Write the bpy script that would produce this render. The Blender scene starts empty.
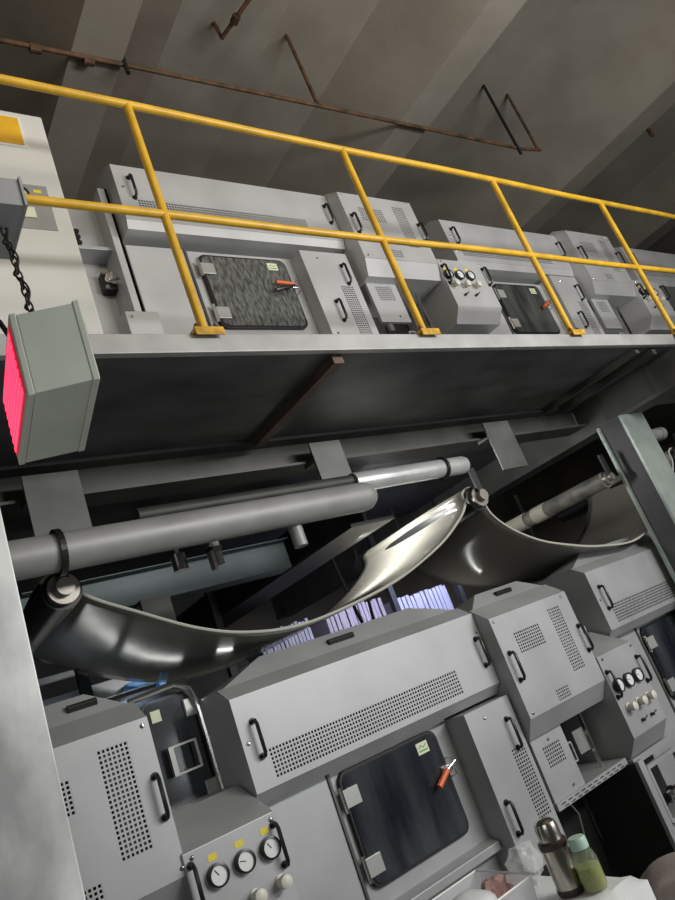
import bpy, bmesh, math, random
from mathutils import Vector, Matrix
random.seed(7)
C = bpy.context.scene.collection
S = bpy.context.scene
PI = math.pi

# ------------------------------------------------------------------ camera
cam_d = bpy.data.cameras.new('camera'); cam = bpy.data.objects.new('camera', cam_d); C.objects.link(cam)
cam_d.sensor_fit = 'VERTICAL'; cam_d.sensor_height = 36.0; cam_d.lens = 705.0/900*36; cam_d.clip_start = .02; cam_d.clip_end = 100
_Z = Vector((-812, -2110, 705)).normalized()
_X = Vector((912, -115, 705)); _X = (_X - _Z*_X.dot(_Z)).normalized()
_Y = _Z.cross(_X)
r_ = Vector((_X[0], _Y[0], _Z[0])); d_ = Vector((_X[1], _Y[1], _Z[1])); f_ = Vector((_X[2], _Y[2], _Z[2]))
cam.matrix_world = Matrix(((r_.x, -d_.x, -f_.x, 0), (r_.y, -d_.y, -f_.y, 0), (r_.z, -d_.z, -f_.z, 1.5), (0, 0, 0, 1)))
S.camera = cam

# ------------------------------------------------------------------ world, lights, exposure
S.view_settings.view_transform = 'Standard'; S.view_settings.look = 'None'
S.view_settings.gamma = 1; S.view_settings.use_curve_mapping = False
S.view_settings.exposure = 0.0
w = bpy.data.worlds.new('world'); S.world = w; w.use_nodes = True
w.node_tree.nodes['Background'].inputs[0].default_value = (.75, .8, .9, 1)
w.node_tree.nodes['Background'].inputs[1].default_value = .02

def area(name, loc, target, sx, sy, power, col=(1, 1, 1)):
    l = bpy.data.lights.new(name, 'AREA'); l.shape = 'RECTANGLE'; l.size = sx; l.size_y = sy; l.energy = power; l.color = col
    o = bpy.data.objects.new(name, l); C.objects.link(o); o.location = loc
    o.rotation_euler = (Vector(target)-Vector(loc)).to_track_quat('-Z', 'Y').to_euler()
    return o
area('aisle_lamp_high', (3.8, -1.7, 2.85), (2.4, 2.7, 3.5), 3.0, .5, 175, (1, .985, .95))
area('aisle_lamp_low', (4.6, -1.7, 1.35), (2.4, 2.6, 1.1), 3.4, .5, 33, (.95, .97, 1))
area('ceiling_fill', (.9, -.6, 4.4), (2.2, 1.6, 6.1), 2.4, .8, 36, (1, .88, .72))  # added fill that lifts the ceiling, not a fitting of the hall
area('post_lamp', (-.5, .3, 1.5), (.3, 2.1, 1.3), 1.2, .15, 5, (.97, 1, 1))
area('cloth_inner_fill', (2.62, 3.1, 2.40), (3.25, 3.15, 1.95), .05, 1.0, 18, (1, 1, 1))  # added unseen fill to whiten the cloth's inner face; the beam carries no lamp
def tube_lamp(name, a, b, wid, power, col=(1, 1, .95)):
    # a tube lamp lying along a-b behind the machine, unseen, placed to reflect as stripes in the cloth
    a = Vector(a); b = Vector(b); x = (b-a).normalized(); n = (Vector((0, -.35, 1))-x*x.dot(Vector((0, -.35, 1)))).normalized()
    l = bpy.data.lights.new(name, 'AREA'); l.shape = 'RECTANGLE'; l.size = (b-a).length; l.size_y = wid; l.energy = power; l.color = col
    o = bpy.data.objects.new(name, l); C.objects.link(o)
    m = Matrix((x, (-n).cross(x), -n)).transposed().to_4x4(); m.translation = (a+b)/2; o.matrix_world = m
tube_lamp('rear_tube_left', (.66, 4.10, 1.6), (1.42, 3.72, 1.6), .018, .75)
tube_lamp('rear_tube_short', (1.56, 3.47, 1.6), (1.66, 3.47, 1.6), .018, .1)
tube_lamp('rear_tube_right', (3.07, 3.25, 1.6), (3.50, 3.38, 1.6), .015, .25)
area('rear_rail_fill', (.8, 2.98, 1.72), (1.1, 3.7, 1.85), .6, .03, .6, (.6, .75, 1))  # added unseen fill for the rear rails and blue bracket, no lamp there
area('far_machine_lamp', (4.0, 4.1, 2.1), (3.8, 4.7, 1.7), 1.6, .1, 12, (.55, .6, 1))

# ------------------------------------------------------------------ materials
def mat(name, col, rough=.5, metal=0., var=.0, scale=6., bump=0., bscale=40., emit=None, es=1., alpha=1., trans=0., spec=.5, stretch=(1, 1, 1), coat=0., dirt_or_glare=None):
    m = bpy.data.materials.new(name); m.use_nodes = True; nt = m.node_tree; b = nt.nodes['Principled BSDF']
    b.inputs['Base Color'].default_value = (*col, 1); b.inputs['Roughness'].default_value = rough; b.inputs['Metallic'].default_value = metal
    b.inputs['Specular IOR Level'].default_value = spec
    if coat: b.inputs['Coat Weight'].default_value = coat; b.inputs['Coat Roughness'].default_value = .1
    if trans: b.inputs['Transmission Weight'].default_value = trans
    if alpha < 1: b.inputs['Alpha'].default_value = alpha
    if emit: b.inputs['Emission Color'].default_value = (*emit, 1); b.inputs['Emission Strength'].default_value = es
    if var or bump or dirt_or_glare:
        tc = nt.nodes.new('ShaderNodeTexCoord'); mp = nt.nodes.new('ShaderNodeMapping'); mp.inputs['Scale'].default_value = stretch
        nt.links.new(tc.outputs['Object'], mp.inputs['Vector'])
    if var or dirt_or_glare:
        n = nt.nodes.new('ShaderNodeTexNoise'); n.inputs['Scale'].default_value = scale; n.inputs['Detail'].default_value = 6
        nt.links.new(mp.outputs[0], n.inputs['Vector'])
        cr = nt.nodes.new('ShaderNodeValToRGB')
        cr.color_ramp.elements[0].position = .35; cr.color_ramp.elements[1].position = .65
        d0 = dirt_or_glare if dirt_or_glare else tuple(c*(1-var) for c in col)
        cr.color_ramp.elements[0].color = (*d0, 1)
        cr.color_ramp.elements[1].color = (*[min(1, c*(1+var*.5)) for c in col], 1)
        nt.links.new(n.outputs['Fac'], cr.inputs['Fac']); nt.links.new(cr.outputs[0], b.inputs['Base Color'])
        mr = nt.nodes.new('ShaderNodeMapRange'); mr.inputs[3].default_value = max(.02, rough-.08); mr.inputs[4].default_value = min(1, rough+.1)
        nt.links.new(n.outputs['Fac'], mr.inputs[0]); nt.links.new(mr.outputs[0], b.inputs['Roughness'])
    if bump:
        n2 = nt.nodes.new('ShaderNodeTexNoise'); n2.inputs['Scale'].default_value = bscale; n2.inputs['Detail'].default_value = 3
        nt.links.new(mp.outputs[0], n2.inputs['Vector'])
        bp = nt.nodes.new('ShaderNodeBump'); bp.inputs['Strength'].default_value = bump; bp.inputs['Distance'].default_value = .004
        nt.links.new(n2.outputs['Fac'], bp.inputs['Height']); nt.links.new(bp.outputs[0], b.inputs['Normal'])
    return m
M = {}
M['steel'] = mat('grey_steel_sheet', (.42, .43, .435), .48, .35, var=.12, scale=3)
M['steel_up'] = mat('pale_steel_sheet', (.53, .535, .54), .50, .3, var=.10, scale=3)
M['steel_dark'] = mat('dark_steel_sheet', (.12, .12, .115), .5, .5, var=.25, scale=5)
M['casing'] = mat('casing_steel', (.035, .035, .034), .55, .4, var=.3, scale=4)  # near black: the shade of the machine recesses is put into this colour
M['black'] = mat('black_plastic', (.012, .012, .012), .35)
M['rubber'] = mat('black_rubber', (.008, .008, .009), .5)
M['teal'] = mat('blue_grey_steel', (.09, .115, .12), .5, .3, var=.2)
M['cavity'] = mat('shaded_interior', (.02, .02, .02), .7)  # near black, paints the shade of hollows onto their surfaces
M['glass_dark'] = mat('dark_window_glass', (.006, .008, .016), .12, spec=.8, dirt_or_glare=(.05, .056, .062), scale=9, stretch=(1.2, 1, .22))  # grey streaks paint reflections into the pane colour, along with dirt
M['glass_grey'] = mat('grey_window_glass', (.03, .034, .034), .15, spec=.8, dirt_or_glare=(.10, .105, .10), scale=9, stretch=(1.2, 1, .22))  # same streaks: painted reflections mixed with dirt
M['glass_film'] = mat('rippled_film_glass', (.035, .038, .037), .2, .0, dirt_or_glare=(.17, .18, .175), scale=26, bump=1.0, bscale=26, spec=1.0, stretch=(2.6, 1, .8), coat=.6)  # pale streaks are crinkled film reflections put into the colour
M['chrome'] = mat('chrome', (.75, .74, .72), .2, 1.)
M['plate'] = mat('hinge_plate', (.45, .46, .44), .35, .3)
M['orange'] = mat('orange_grip', (.75, .13, .03), .45)
M['sticker'] = mat('sticker_paper', (.72, .75, .55), .6)
M['green'] = mat('sticker_green', (.12, .35, .14), .6)
M['yellow'] = mat('yellow_rail_paint', (.74, .43, .03), .38, 0, var=.18, scale=9)
M['yellow_label'] = mat('yellow_label', (.8, .65, .06), .6)
M['ybrown'] = mat('yellow_base_paint', (.62, .35, .03), .45, 0, var=.4, scale=30)
M['bolt'] = mat('rusty_bolt', (.12, .06, .03), .5, .6)
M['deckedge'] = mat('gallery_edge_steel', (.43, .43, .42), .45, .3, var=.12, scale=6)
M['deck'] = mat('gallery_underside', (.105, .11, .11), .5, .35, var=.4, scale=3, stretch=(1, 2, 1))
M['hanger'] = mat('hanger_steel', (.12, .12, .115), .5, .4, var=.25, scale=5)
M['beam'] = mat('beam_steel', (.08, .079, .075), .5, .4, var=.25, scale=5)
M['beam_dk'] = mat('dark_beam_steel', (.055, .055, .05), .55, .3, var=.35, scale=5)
M['rust'] = mat('rusty_angle', (.14, .09, .07), .6, .2, var=.35, scale=12)
M['pipe'] = mat('grey_duct_pipe', (.30, .30, .295), .5, .2, var=.12, scale=8)
M['pipe_lt'] = mat('galvanised_pipe', (.72, .73, .73), .3, .5, var=.1, scale=10)
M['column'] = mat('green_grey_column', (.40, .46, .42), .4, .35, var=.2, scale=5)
M['web'] = mat('shaded_column_web', (.10, .095, .10), .5, .35, var=.2, scale=5)  # column steel darkened: shade between the flanges is painted in
M['post'] = mat('pale_worn_post', (.78, .80, .78), .4, .15, dirt_or_glare=(.33, .34, .34), scale=5, stretch=(1, 1, .6))
M['fabric'] = mat('grey_wet_cloth', (.235, .225, .19), .14, 0, var=.05, scale=3, spec=.5)
M['hem'] = mat('cloth_edge', (.5, .5, .44), .6)
M['roller'] = mat('black_roller', (.02, .02, .02), .35, .3)
M['roller_gry'] = mat('worn_roller', (.10, .10, .095), .5, .2, dirt_or_glare=(.3, .29, .25), scale=8)
M['concrete'] = mat('ceiling_concrete', (.26, .225, .185), .85, 0, dirt_or_glare=(.19, .16, .13), scale=1.6, bump=.3, bscale=30)
M['concrete2'] = mat('beam_concrete', (.30, .275, .235), .85, 0, dirt_or_glare=(.24, .215, .18), scale=2.2, bump=.3, bscale=30)
M['floor'] = mat('floor_concrete', (.18, .18, .17), .6, 0, var=.3, scale=3)
M['wall'] = mat('wall_plaster', (.20, .19, .17), .8, 0, var=.2, scale=2)
M['rustpipe'] = mat('rusty_pipe', (.17, .085, .04), .65, .2, dirt_or_glare=(.05, .03, .02), scale=10)
M['blackpipe'] = mat('black_rod', (.012, .012, .012), .5)
M['cabinet'] = mat('pale_cabinet_paint', (.68, .68, .645), .45, .1, var=.06, scale=2)
M['cab_plate'] = mat('cabinet_patch', (.33, .33, .32), .5, .2, var=.1)
M['sign'] = mat('yellow_sign', (.80, .48, .02), .5, 0, dirt_or_glare=(.72, .38, .02), scale=12)
M['white'] = mat('white_plastic', (.75, .75, .72), .4)
M['ledbox'] = mat('aged_white_housing', (.60, .63, .55), .4, 0, var=.08, scale=5)
M['led'] = mat('red_led', (.3, .01, .02), .5, emit=(1, .03, .08), es=2.6)
M['ledface'] = mat('red_lit_panel', (.12, .01, .015), .4, emit=(1, .02, .06), es=.35)
M['film'] = mat('pink_film', (.75, .42, .42), .4, alpha=.75)
M['chain'] = mat('rusty_chain', (.035, .028, .025), .5, .6)
M['gauge_face'] = mat('gauge_face', (.78, .80, .80), .4)
M['knob'] = mat('cream_knob', (.68, .66, .58), .4)
M['brass'] = mat('dull_fitting', (.32, .30, .27), .35, .7)
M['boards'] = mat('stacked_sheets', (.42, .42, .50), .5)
M['boards2'] = mat('stacked_sheets_mauve', (.38, .33, .38), .5)  # mauve cast of the light is put into the sheet colour
M['cream'] = mat('cream_spools', (.55, .52, .42), .6)
M['bluepl'] = mat('blue_plastic', (.06, .32, .75), .4)
M['cable'] = mat('black_cable', (.01, .01, .01), .9, spec=.1)
M['table'] = mat('white_table_cover', (.80, .82, .82), .4, 0, var=.04, scale=4)
M['bag'] = mat('clear_bag', (.85, .85, .86), .25, alpha=.30, bump=1, bscale=25)
M['tub'] = mat('clear_tub', (.75, .75, .78), .2, alpha=.35)
M['pinkstuff'] = mat('pink_crumpled_paper', (.72, .48, .46), .6, 0, dirt_or_glare=(.45, .22, .2), scale=30, bump=.6)
M['thermos'] = mat('brushed_thermos', (.50, .47, .42), .25, 1., var=.06, scale=20, stretch=(1, 1, .1))
M['brownpl'] = mat('brown_plastic', (.035, .02, .018), .35)
M['tea'] = mat('green_tea', (.28, .28, .045), .15, spec=.6)
M['bottle'] = mat('clear_bottle', (.5, .62, .42), .08, alpha=.22)
M['mint'] = mat('mint_cap', (.42, .60, .50), .45)
M['leaf'] = mat('tea_leaves', (.30, .34, .08), .6)
M['sack'] = mat('dusty_cloth', (.30, .25, .23), .9, 0, var=.25, scale=14, bump=.5)

# ------------------------------------------------------------------ mesh helpers
class MB:
    def __init__(s): s.b = bmesh.new()
    def box(s, x0, x1, y0, y1, z0, z1):
        v = [s.b.verts.new(p) for p in ((x0,y0,z0),(x1,y0,z0),(x1,y1,z0),(x0,y1,z0),(x0,y0,z1),(x1,y0,z1),(x1,y1,z1),(x0,y1,z1))]
        for f in ((0,3,2,1),(4,5,6,7),(0,1,5,4),(1,2,6,5),(2,3,7,6),(3,0,4,7)): s.b.faces.new([v[i] for i in f])
        return s
    def hexa(s, p):
        v = [s.b.verts.new(q) for q in p]
        for f in ((0,3,2,1),(4,5,6,7),(0,1,5,4),(1,2,6,5),(2,3,7,6),(3,0,4,7)): s.b.faces.new([v[i] for i in f])
        return s
    def prism(s, prof, x0, x1, axis='x', skip=()):
        """closed profile; axis x: (y,z) points run along x; axis y: (x,z) along y; axis z: (x,y) along z"""
        def P(a, t): return {'x': (t, a[0], a[1]), 'y': (a[0], t, a[1]), 'z': (a[0], a[1], t)}[axis]
        A = [s.b.verts.new(P(a, x0)) for a in prof]; B = [s.b.verts.new(P(a, x1)) for a in prof]
        n = len(prof)
        s.b.faces.new(A); s.b.faces.new(list(reversed(B)))
        for i in range(n):
            if i in skip: continue
            s.b.faces.new((A[i], B[i], B[(i+1) % n], A[(i+1) % n]))
        return s
    def tube(s, pts, r, seg=10, cap=True):
        pts = [Vector(p) for p in pts]; rings = []
        rr = r if isinstance(r, (list, tuple)) else [r]*len(pts)
        up = None
        for i, p in enumerate(pts):
            t = (pts[min(i+1, len(pts)-1)]-pts[max(i-1, 0)]).normalized()
            if up is None:
                up = Vector((0, 0, 1)) if abs(t.z) < .9 else Vector((1, 0, 0))
            a = t.cross(up).normalized(); c = a.cross(t).normalized(); up = c
            rings.append([s.b.verts.new(p+(a*math.cos(2*PI*k/seg)+c*math.sin(2*PI*k/seg))*rr[i]) for k in range(seg)])
        for A, B in zip(rings, rings[1:]):
            for k in range(seg): s.b.faces.new((A[k], A[(k+1) % seg], B[(k+1) % seg], B[k]))
        if cap: s.b.faces.new(rings[0]); s.b.faces.new(list(reversed(rings[-1])))
        return s
    def lathe(s, prof, c, axis='z', seg=24):
        """prof: list of (radius, height) about axis through c"""
        c = Vector(c); rings = []
        for (r, h) in prof:
            ring = []
            for k in range(seg):
                u, v = r*math.cos(2*PI*k/seg), r*math.sin(2*PI*k/seg)
                q = {'z': Vector((u, v, h)), 'y': Vector((u, h, v)), 'x': Vector((h, u, v))}[axis]
                ring.append(s.b.verts.new(c+q))
            rings.append(ring)
        for A, B in zip(rings, rings[1:]):
            for k in range(seg): s.b.faces.new((A[k], A[(k+1) % seg], B[(k+1) % seg], B[k]))
        if prof[0][0] > 1e-5: s.b.faces.new(rings[0])
        if prof[-1][0] > 1e-5: s.b.faces.new(list(reversed(rings[-1])))
        return s
    def rrect(s, x0, x1, z0, z1, rad, y0, y1, seg=6, hole=None):
        """rounded rectangle in XZ extruded y0..y1; hole=inset makes a ring"""
        def loop(i, y):
            out = []
            R = max(rad-i, .002)
            for cx, cz, a0 in ((x1-i-R, z1-i-R, 0), (x0+i+R, z1-i-R, 90), (x0+i+R, z0+i+R, 180), (x1-i-R, z0+i+R, 270)):
                for k in range(seg+1):
                    a = math.radians(a0+90*k/seg); out.append(s.b.verts.new((cx+R*math.cos(a), y, cz+R*math.sin(a))))
            return out
        A = loop(0, y0); B = loop(0, y1); n = len(A)
        for k in range(n): s.b.faces.new((A[k], A[(k+1) % n], B[(k+1) % n], B[k]))
        if hole is None: s.b.faces.new(A); s.b.faces.new(list(reversed(B)))
        else:
            D = loop(hole, y0); E = loop(hole, y1)
            for k in range(n):
                k2 = (k+1) % n
                s.b.faces.new((A[k], D[k], D[k2], A[k2])); s.b.faces.new((B[k], B[k2], E[k2], E[k])); s.b.faces.new((D[k], E[k], E[k2], D[k2]))
        return s
    def panel(s, x0, x1, z0, z1, y0, y1, holes=()):
        xs = sorted({x0, x1, *[h[0] for h in holes], *[h[1] for h in holes]}); zs = sorted({z0, z1, *[h[2] for h in holes], *[h[3] for h in holes]})
        solid = {}
        for i in range(len(xs)-1):
            for j in range(len(zs)-1):
                cx = (xs[i]+xs[i+1])/2; cz = (zs[j]+zs[j+1])/2
                solid[i, j] = not any(h[0] < cx < h[1] and h[2] < cz < h[3] for h in holes)
        V = {}
        def v(i, j, y):
            if (i, j, y) not in V: V[i, j, y] = s.b.verts.new((xs[i], y, zs[j]))
            return V[i, j, y]
        for (i, j), ok in solid.items():
            if not ok: continue
            s.b.faces.new((v(i, j, y0), v(i+1, j, y0), v(i+1, j+1, y0), v(i, j+1, y0)))
            s.b.faces.new((v(i, j+1, y1), v(i+1, j+1, y1), v(i+1, j, y1), v(i, j, y1)))
            for di, dj, a, b in ((-1, 0, (i, j), (i, j+1)), (1, 0, (i+1, j+1), (i+1, j)), (0, -1, (i+1, j), (i, j)), (0, 1, (i, j+1), (i+1, j+1))):
                if not solid.get((i+di, j+dj), False):
                    s.b.faces.new((v(*a, y0), v(*b, y0), v(*b, y1), v(*a, y1)))
        return s
    def build(s, name, m, parent=None, smooth=False, bevel=0., label=None, kind=None):
        me = bpy.data.meshes.new(name)
        bmesh.ops.recalc_face_normals(s.b, faces=s.b.faces[:])
        if parent is not None:
            o_ = parent; off = Vector((0, 0, 0))
            while o_: off += Vector(o_.location); o_ = o_.parent
            bmesh.ops.translate(s.b, verts=s.b.verts[:], vec=-off)
        s.b.to_mesh(me); s.b.free()
        me.materials.append(M[m] if isinstance(m, str) else m)
        o = bpy.data.objects.new(name, me); C.objects.link(o)
        if parent is not None: o.parent = parent
        if smooth:
            for p in me.polygons: p.use_smooth = True
            if smooth != 'all':
                try: me.set_sharp_from_angle(angle=math.radians(35))
                except Exception: pass
        if bevel:
            bv = o.modifiers.new('bevel', 'BEVEL'); bv.width = bevel; bv.segments = 2; bv.limit_method = 'ANGLE'; bv.angle_limit = math.radians(40)
        if label: o['label'] = label
        if kind: o['kind'] = kind
        return o
def tag(o, label, cat, group=None, kind=None):
    o['label'] = label; o['category'] = cat
    if group: o['group'] = group
    if kind: o['kind'] = kind
    return o
def root(name, label, cat, loc, group=None):
    o = bpy.data.objects.new(name, None); o.empty_display_size = .05; C.objects.link(o); o.location = loc
    return tag(o, label, cat, group)
def struct(name, mb, m, **k):
    return mb.build(name, m, kind='structure', **k)
KIDS = {}
def copy_tree(o, parent=None, top=True):
    c = o.copy(); C.objects.link(c)
    if parent: c.parent = parent
    for ch in list(o.children): copy_tree(ch, c, False)
    return c
def dup(o, off, label, group=None):
    c = copy_tree(o); c.location = Vector(o.location)+Vector(off); c['label'] = label
    if group: c['group'] = group
    return c

# ------------------------------------------------------------------ setting
struct('floor', MB().box(-4, 11, -4, 9, -.1, 0), 'floor')
struct('ceiling', MB().box(-4, 11, -4, 9, 6.1, 6.3), 'concrete')
struct('wall_back', MB().box(-4, 11, 9, 9.2, 0, 6.1), 'wall')
struct('wall_left', MB().box(-4.2, -4, -4, 9, 0, 6.1), 'wall')
struct('wall_right', MB().box(11, 11.2, -4, 9, 0, 6.1), 'wall')
for i, xr in enumerate((-.72, 1.80, 4.34, 6.87, 9.3)):
    struct('trim_%d' % (i+1), MB().prism([(xr-.30, 5.3), (xr, 5.3), (xr, 6.1), (xr-1.9, 6.1), (xr-1.2, 6.0), (xr-.7, 5.78)], -4, 9, 'y'), 'concrete2')

# ------------------------------------------------------------------ small parts
def handle(parent, x, y, z, L=.13, name='handle', m='black', horiz=False):
    mb = MB(); h = L/2
    pts = [(0, 0, -h), (0, -.026, -h), (0, -.034, -h+.012), (0, -.034, h-.012), (0, -.026, h), (0, 0, h)]
    if horiz: pts = [(p[2], p[1], 0) for p in pts]
    mb.tube([(x+p[0], y+p[1], z+p[2]) for p in pts], .0075, 8)
    for sg in (-h, h):
        if horiz: mb.lathe([(.013, -.006), (.013, 0)], (x+sg, y, z), 'y', 10)
        else: mb.lathe([(.013, -.006), (.013, 0)], (x, y, z+sg), 'y', 10)
    return mb.build(name, m, parent, smooth=True)
def screw(parent, x, y, z, r=.008):
    return MB().lathe([(r, 0), (r, -.003), (r*.6, -.006), (0.0001, -.0065)], (x, y, z), 'y', 10).build('screw', 'chrome', parent, smooth=True)
def grille(parent, x0, x1, z0, z1, y, p=.0152, m='steel'):
    mb = MB(); nx = max(1, round((x1-x0)/p)); nz = max(1, round((z1-z0)/p)); w = p*.2
    for i in range(nx+1):
        x = x0+(x1-x0)*i/nx; mb.box(x-w, x+w, y, y+.0015, z0, z1)
    for j in range(nz+1):
        z = z0+(z1-z0)*j/nz; mb.box(x0, x1, y+.0002, y+.0017, z-w, z+w)
    return mb.build('grille', m, parent)

# a sheet metal hood: front panel with cut-outs, sloped top, hipped rear flap, bevelled lower edge
def hood(name, label, cat, x0, x1, yf, zt, zb, m='steel', bev=(.05, .08), top=(.08, .05), flap=(.06, .08, .25), yback=2.95,
         grilles=(), handles=(), screws=(), slot=None, insides=(), group=None, gm=None):
    r = root(name, label, cat, ((x0+x1)/2, yback, zb-bev[1]), group)
    yb = yf+bev[0]; zbb = zb-bev[1]; yt = yf+top[0]; ztt = zt+top[1]
    prof = [(yf+.003, zb), (yb, zbb), (yback, zbb), (yback, ztt), (yt, ztt), (yf+.003, zt)]
    MB().prism(prof, x0, x1, 'x', skip=(5,)).build('body', m, r)
    MB().panel(x0, x1, zb, zt, yf, yf+.003, [g[:4] for g in grilles]).build('front_panel', m, r, bevel=.0)
    for g in grilles: grille(r, *g[:4], yf+.0006, m=gm or m)
    if grilles: MB().box(x0+.02, x1-.02, yf+.045, yf+.048, min(g[2] for g in grilles)-.02, max(g[3] for g in grilles)+.02).build('shade_plate', 'cavity', r)  # dark plate added so the mesh holes look shaded
    for (hx, hz) in handles: handle(r, hx, yf, hz)
    for (sx, sz) in screws: screw(r, sx, yf, sz)
    for (ix, iz, ir) in insides:
        mb = MB()
        for rad in (ir, ir*.55): mb.lathe([(rad, 0), (rad, .006), (rad-.006, .006), (rad-.006, 0), (rad, 0)], (ix, yf+.02, iz), 'y', 16)
        mb.lathe([(ir*.25, 0), (ir*.25, .01)], (ix, yf+.02, iz), 'y', 10)
        mb.build('fan_guard', 'steel_dark', r)
    if flap:
        fy, fz, ins = flap
        a = (yt, ztt-.002); b = (yt+fy, ztt+fz)
        MB().hexa([(x0+.02, a[0], a[1]), (x1-.02, a[0], a[1]), (x1-.02, yback-.02, a[1]), (x0+.02, yback-.02, a[1]),
                   (x0+ins, b[0], b[1]), (x1-ins, b[0], b[1]), (x1-ins, yback-.02, b[1]-.03), (x0+ins, yback-.02, b[1]-.03)]).build('rear_flap', m, r)
        if slot:
            sx, L = slot; cy = (a[0]+b[0])/2; cz = (a[1]+b[1])/2
            n = Vector((0, -fz, fy)).normalized(); o = Vector((sx, cy, cz))+n*.004
            MB().tube([o+Vector((-L/2, 0, 0)), o+Vector((L/2, 0, 0))], .014, 10).build('slot_handle', 'black', r, smooth=True)
    return r

# viewing window on a fixed panel: gasket, glass, two hinges, latch, sticker
def window(r, x0, x1, z0, z1, y, glass='glass_dark', right=False, extra_grip=False, lit=1):
    d = MB().rrect(x0, x1, z0, z1, .045, y-.022, y).build('window_gasket', 'rubber', r, bevel=.002)
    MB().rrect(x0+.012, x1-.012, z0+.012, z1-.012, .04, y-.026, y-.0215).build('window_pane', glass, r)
    hx = x1 if right else x0; sg = -1 if right else 1
    for hz in (z1-.10, z0+.085):
        h = MB().box(min(hx-.008*sg, hx+.07*sg), max(hx-.008*sg, hx+.07*sg), y-.036, y-.027, hz-.035, hz+.035).build('hinge', 'plate', r, bevel=.002)
        MB().tube([(hx-.012*sg, y-.03, hz-.05), (hx-.012*sg, y-.03, hz+.05)], .009, 10).build('hinge_pin', 'chrome', h, smooth=True)
    if not right:
        lz = z0+(z1-z0)*.60; lx = x1
        l = MB().box(lx-.05, lx+.005, y-.04, y-.026, lz-.018, lz+.018).box(lx+.005, lx+.02, y-.03, y-.0, lz-.012, lz+.012).build('latch', 'chrome', r, bevel=.003)
        MB().tube([(lx+.02, y-.005, lz-.04), (lx+.02, y-.04, lz-.035), (lx+.02, y-.04, lz+.035), (lx+.02, y-.005, lz+.04)], .004, 6).build('latch_bow', 'chrome', l, smooth=True)
        if extra_grip:
            MB().tube([(lx-.02, y-.05, lz), (lx-.14, y-.055, lz+.004)], .011, 8).build('latch_grip', 'orange', l, smooth=True, label='orange latch grip')
            MB().tube([(lx-.02, y-.05, lz-.012), (lx-.09, y-.06, lz-.035), (lx-.16, y-.055, lz-.05)], [.009, .012, .010], 8).build('lever', 'black', l, smooth=True)
        else:
            MB().tube([(lx-.03, y-.05, lz), (lx-.11, y-.055, lz-.045)], .013, 8).build('latch_grip', 'orange', l, smooth=True, label='orange latch grip')
            MB().tube([(lx-.03, y-.05, lz), (lx+.03, y-.05, lz+.02)], .007, 8).build('lever', 'chrome', l, smooth=True)
        sx, sz = x1-.10, z1-.055
    else: sx, sz = x0+.06, z1-.06
    st = MB().box(sx-.033, sx+.033, y-.0275, y-.026, sz-.024, sz+.024).build('sticker', 'sticker', r)
    MB().box(sx-.026, sx+.026, y-.0282, y-.0275, sz-.014, sz-.008).tube([(sx-.024, y-.028, sz), (sx-.008, y-.028, sz+.012), (sx+.004, y-.028, sz+.001), (sx+.024, y-.028, sz+.012)], .002, 5).build('printed_mark', 'green', st)

def gauge_box(label, x0, x1, yf, zt, zb, m, gz, kz, lz, gx, labels=True, yback=2.95, zslope=.11):
    r = root('gauge_box', label, 'control box', ((x0+x1)/2, yback, zb-.09), GG)
    MB().prism([(yf, zb), (yf+.07, zb-.09), (yback, zb-.09), (yback, zt+zslope), (yf+.22, zt+zslope), (yf, zt)], x0, x1, 'x').build('body', m, r, bevel=.003)
    for hx in (x0+.018, x1-.018): handle(r, hx, yf, zt-.09-(zt-gz-.08)*.7)
    for i, g in enumerate(gx):
        k = MB().lathe([(.036, 0), (.036, -.022), (.030, -.024), (.030, -.016), (.0001, -.016)], (g, yf, gz), 'y', 24).build('gauge', 'black', r, smooth=True)
        MB().lathe([(.030, -.017), (.0001, -.0175)], (g, yf, gz), 'y', 24).build('gauge_face', 'gauge_face', k)
        a = math.radians(random.choice((200, 240, 160)))
        MB().tube([(g, yf-.019, gz), (g+.022*math.cos(a), yf-.019, gz-.022*math.sin(a))], .0013, 5).build('needle', 'black', k)
        if labels: MB().box(g-.016, g+.016, yf-.001, yf, gz+.045, gz+.065).build('yellow_sticker', 'yellow_label', r)
        MB().lathe([(.020, 0), (.022, -.006), (.012, -.010), (.012, -.022), (.022, -.026), (.022, -.048), (.012, -.054), (.0001, -.054)], (g+.006, yf, kz), 'y', 16).build('knob', 'knob', r, smooth=True)
        if i: MB().lathe([(.008, 0), (.008, -.02), (.0001, -.02)], (g-.03, yf, lz), 'y', 10).tube([(g-.03, yf-.018, lz), (g-.005, yf-.024, lz+.012)], .004, 6).build('toggle', 'black', r)
    for sx, sz in ((x0+.03, zt-.02), (x1-.02, zt-.02)): screw(r, sx, yf, sz)
    return r
GG = 'gauge boxes on the machines'

def vent_plate(label, x0, x1, zb, zt, y, m, group=None):
    r = root('vent_plate', label, 'panel', ((x0+x1)/2, y, zb), group)
    w = x1-x0; h = zt-zb
    hole = (x0+.06, x1-.06+.01, zb+h*.48, zb+h*.80)
    MB().panel(x0, x1, zb, zt, y, y+.02, [hole]).build('plate', m, r)
    MB().box(hole[0]-.005, hole[1]+.005, y+.03, y+.035, hole[2]-.005, hole[3]+.005).build('backing', 'casing', r)
    grille(r, *hole, y+.0006, m=m)
    for sx, sz in ((x0+.12, zt-.04), (x0+.16, zb+.04)): screw(r, sx, y, sz)
    return r

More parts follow.
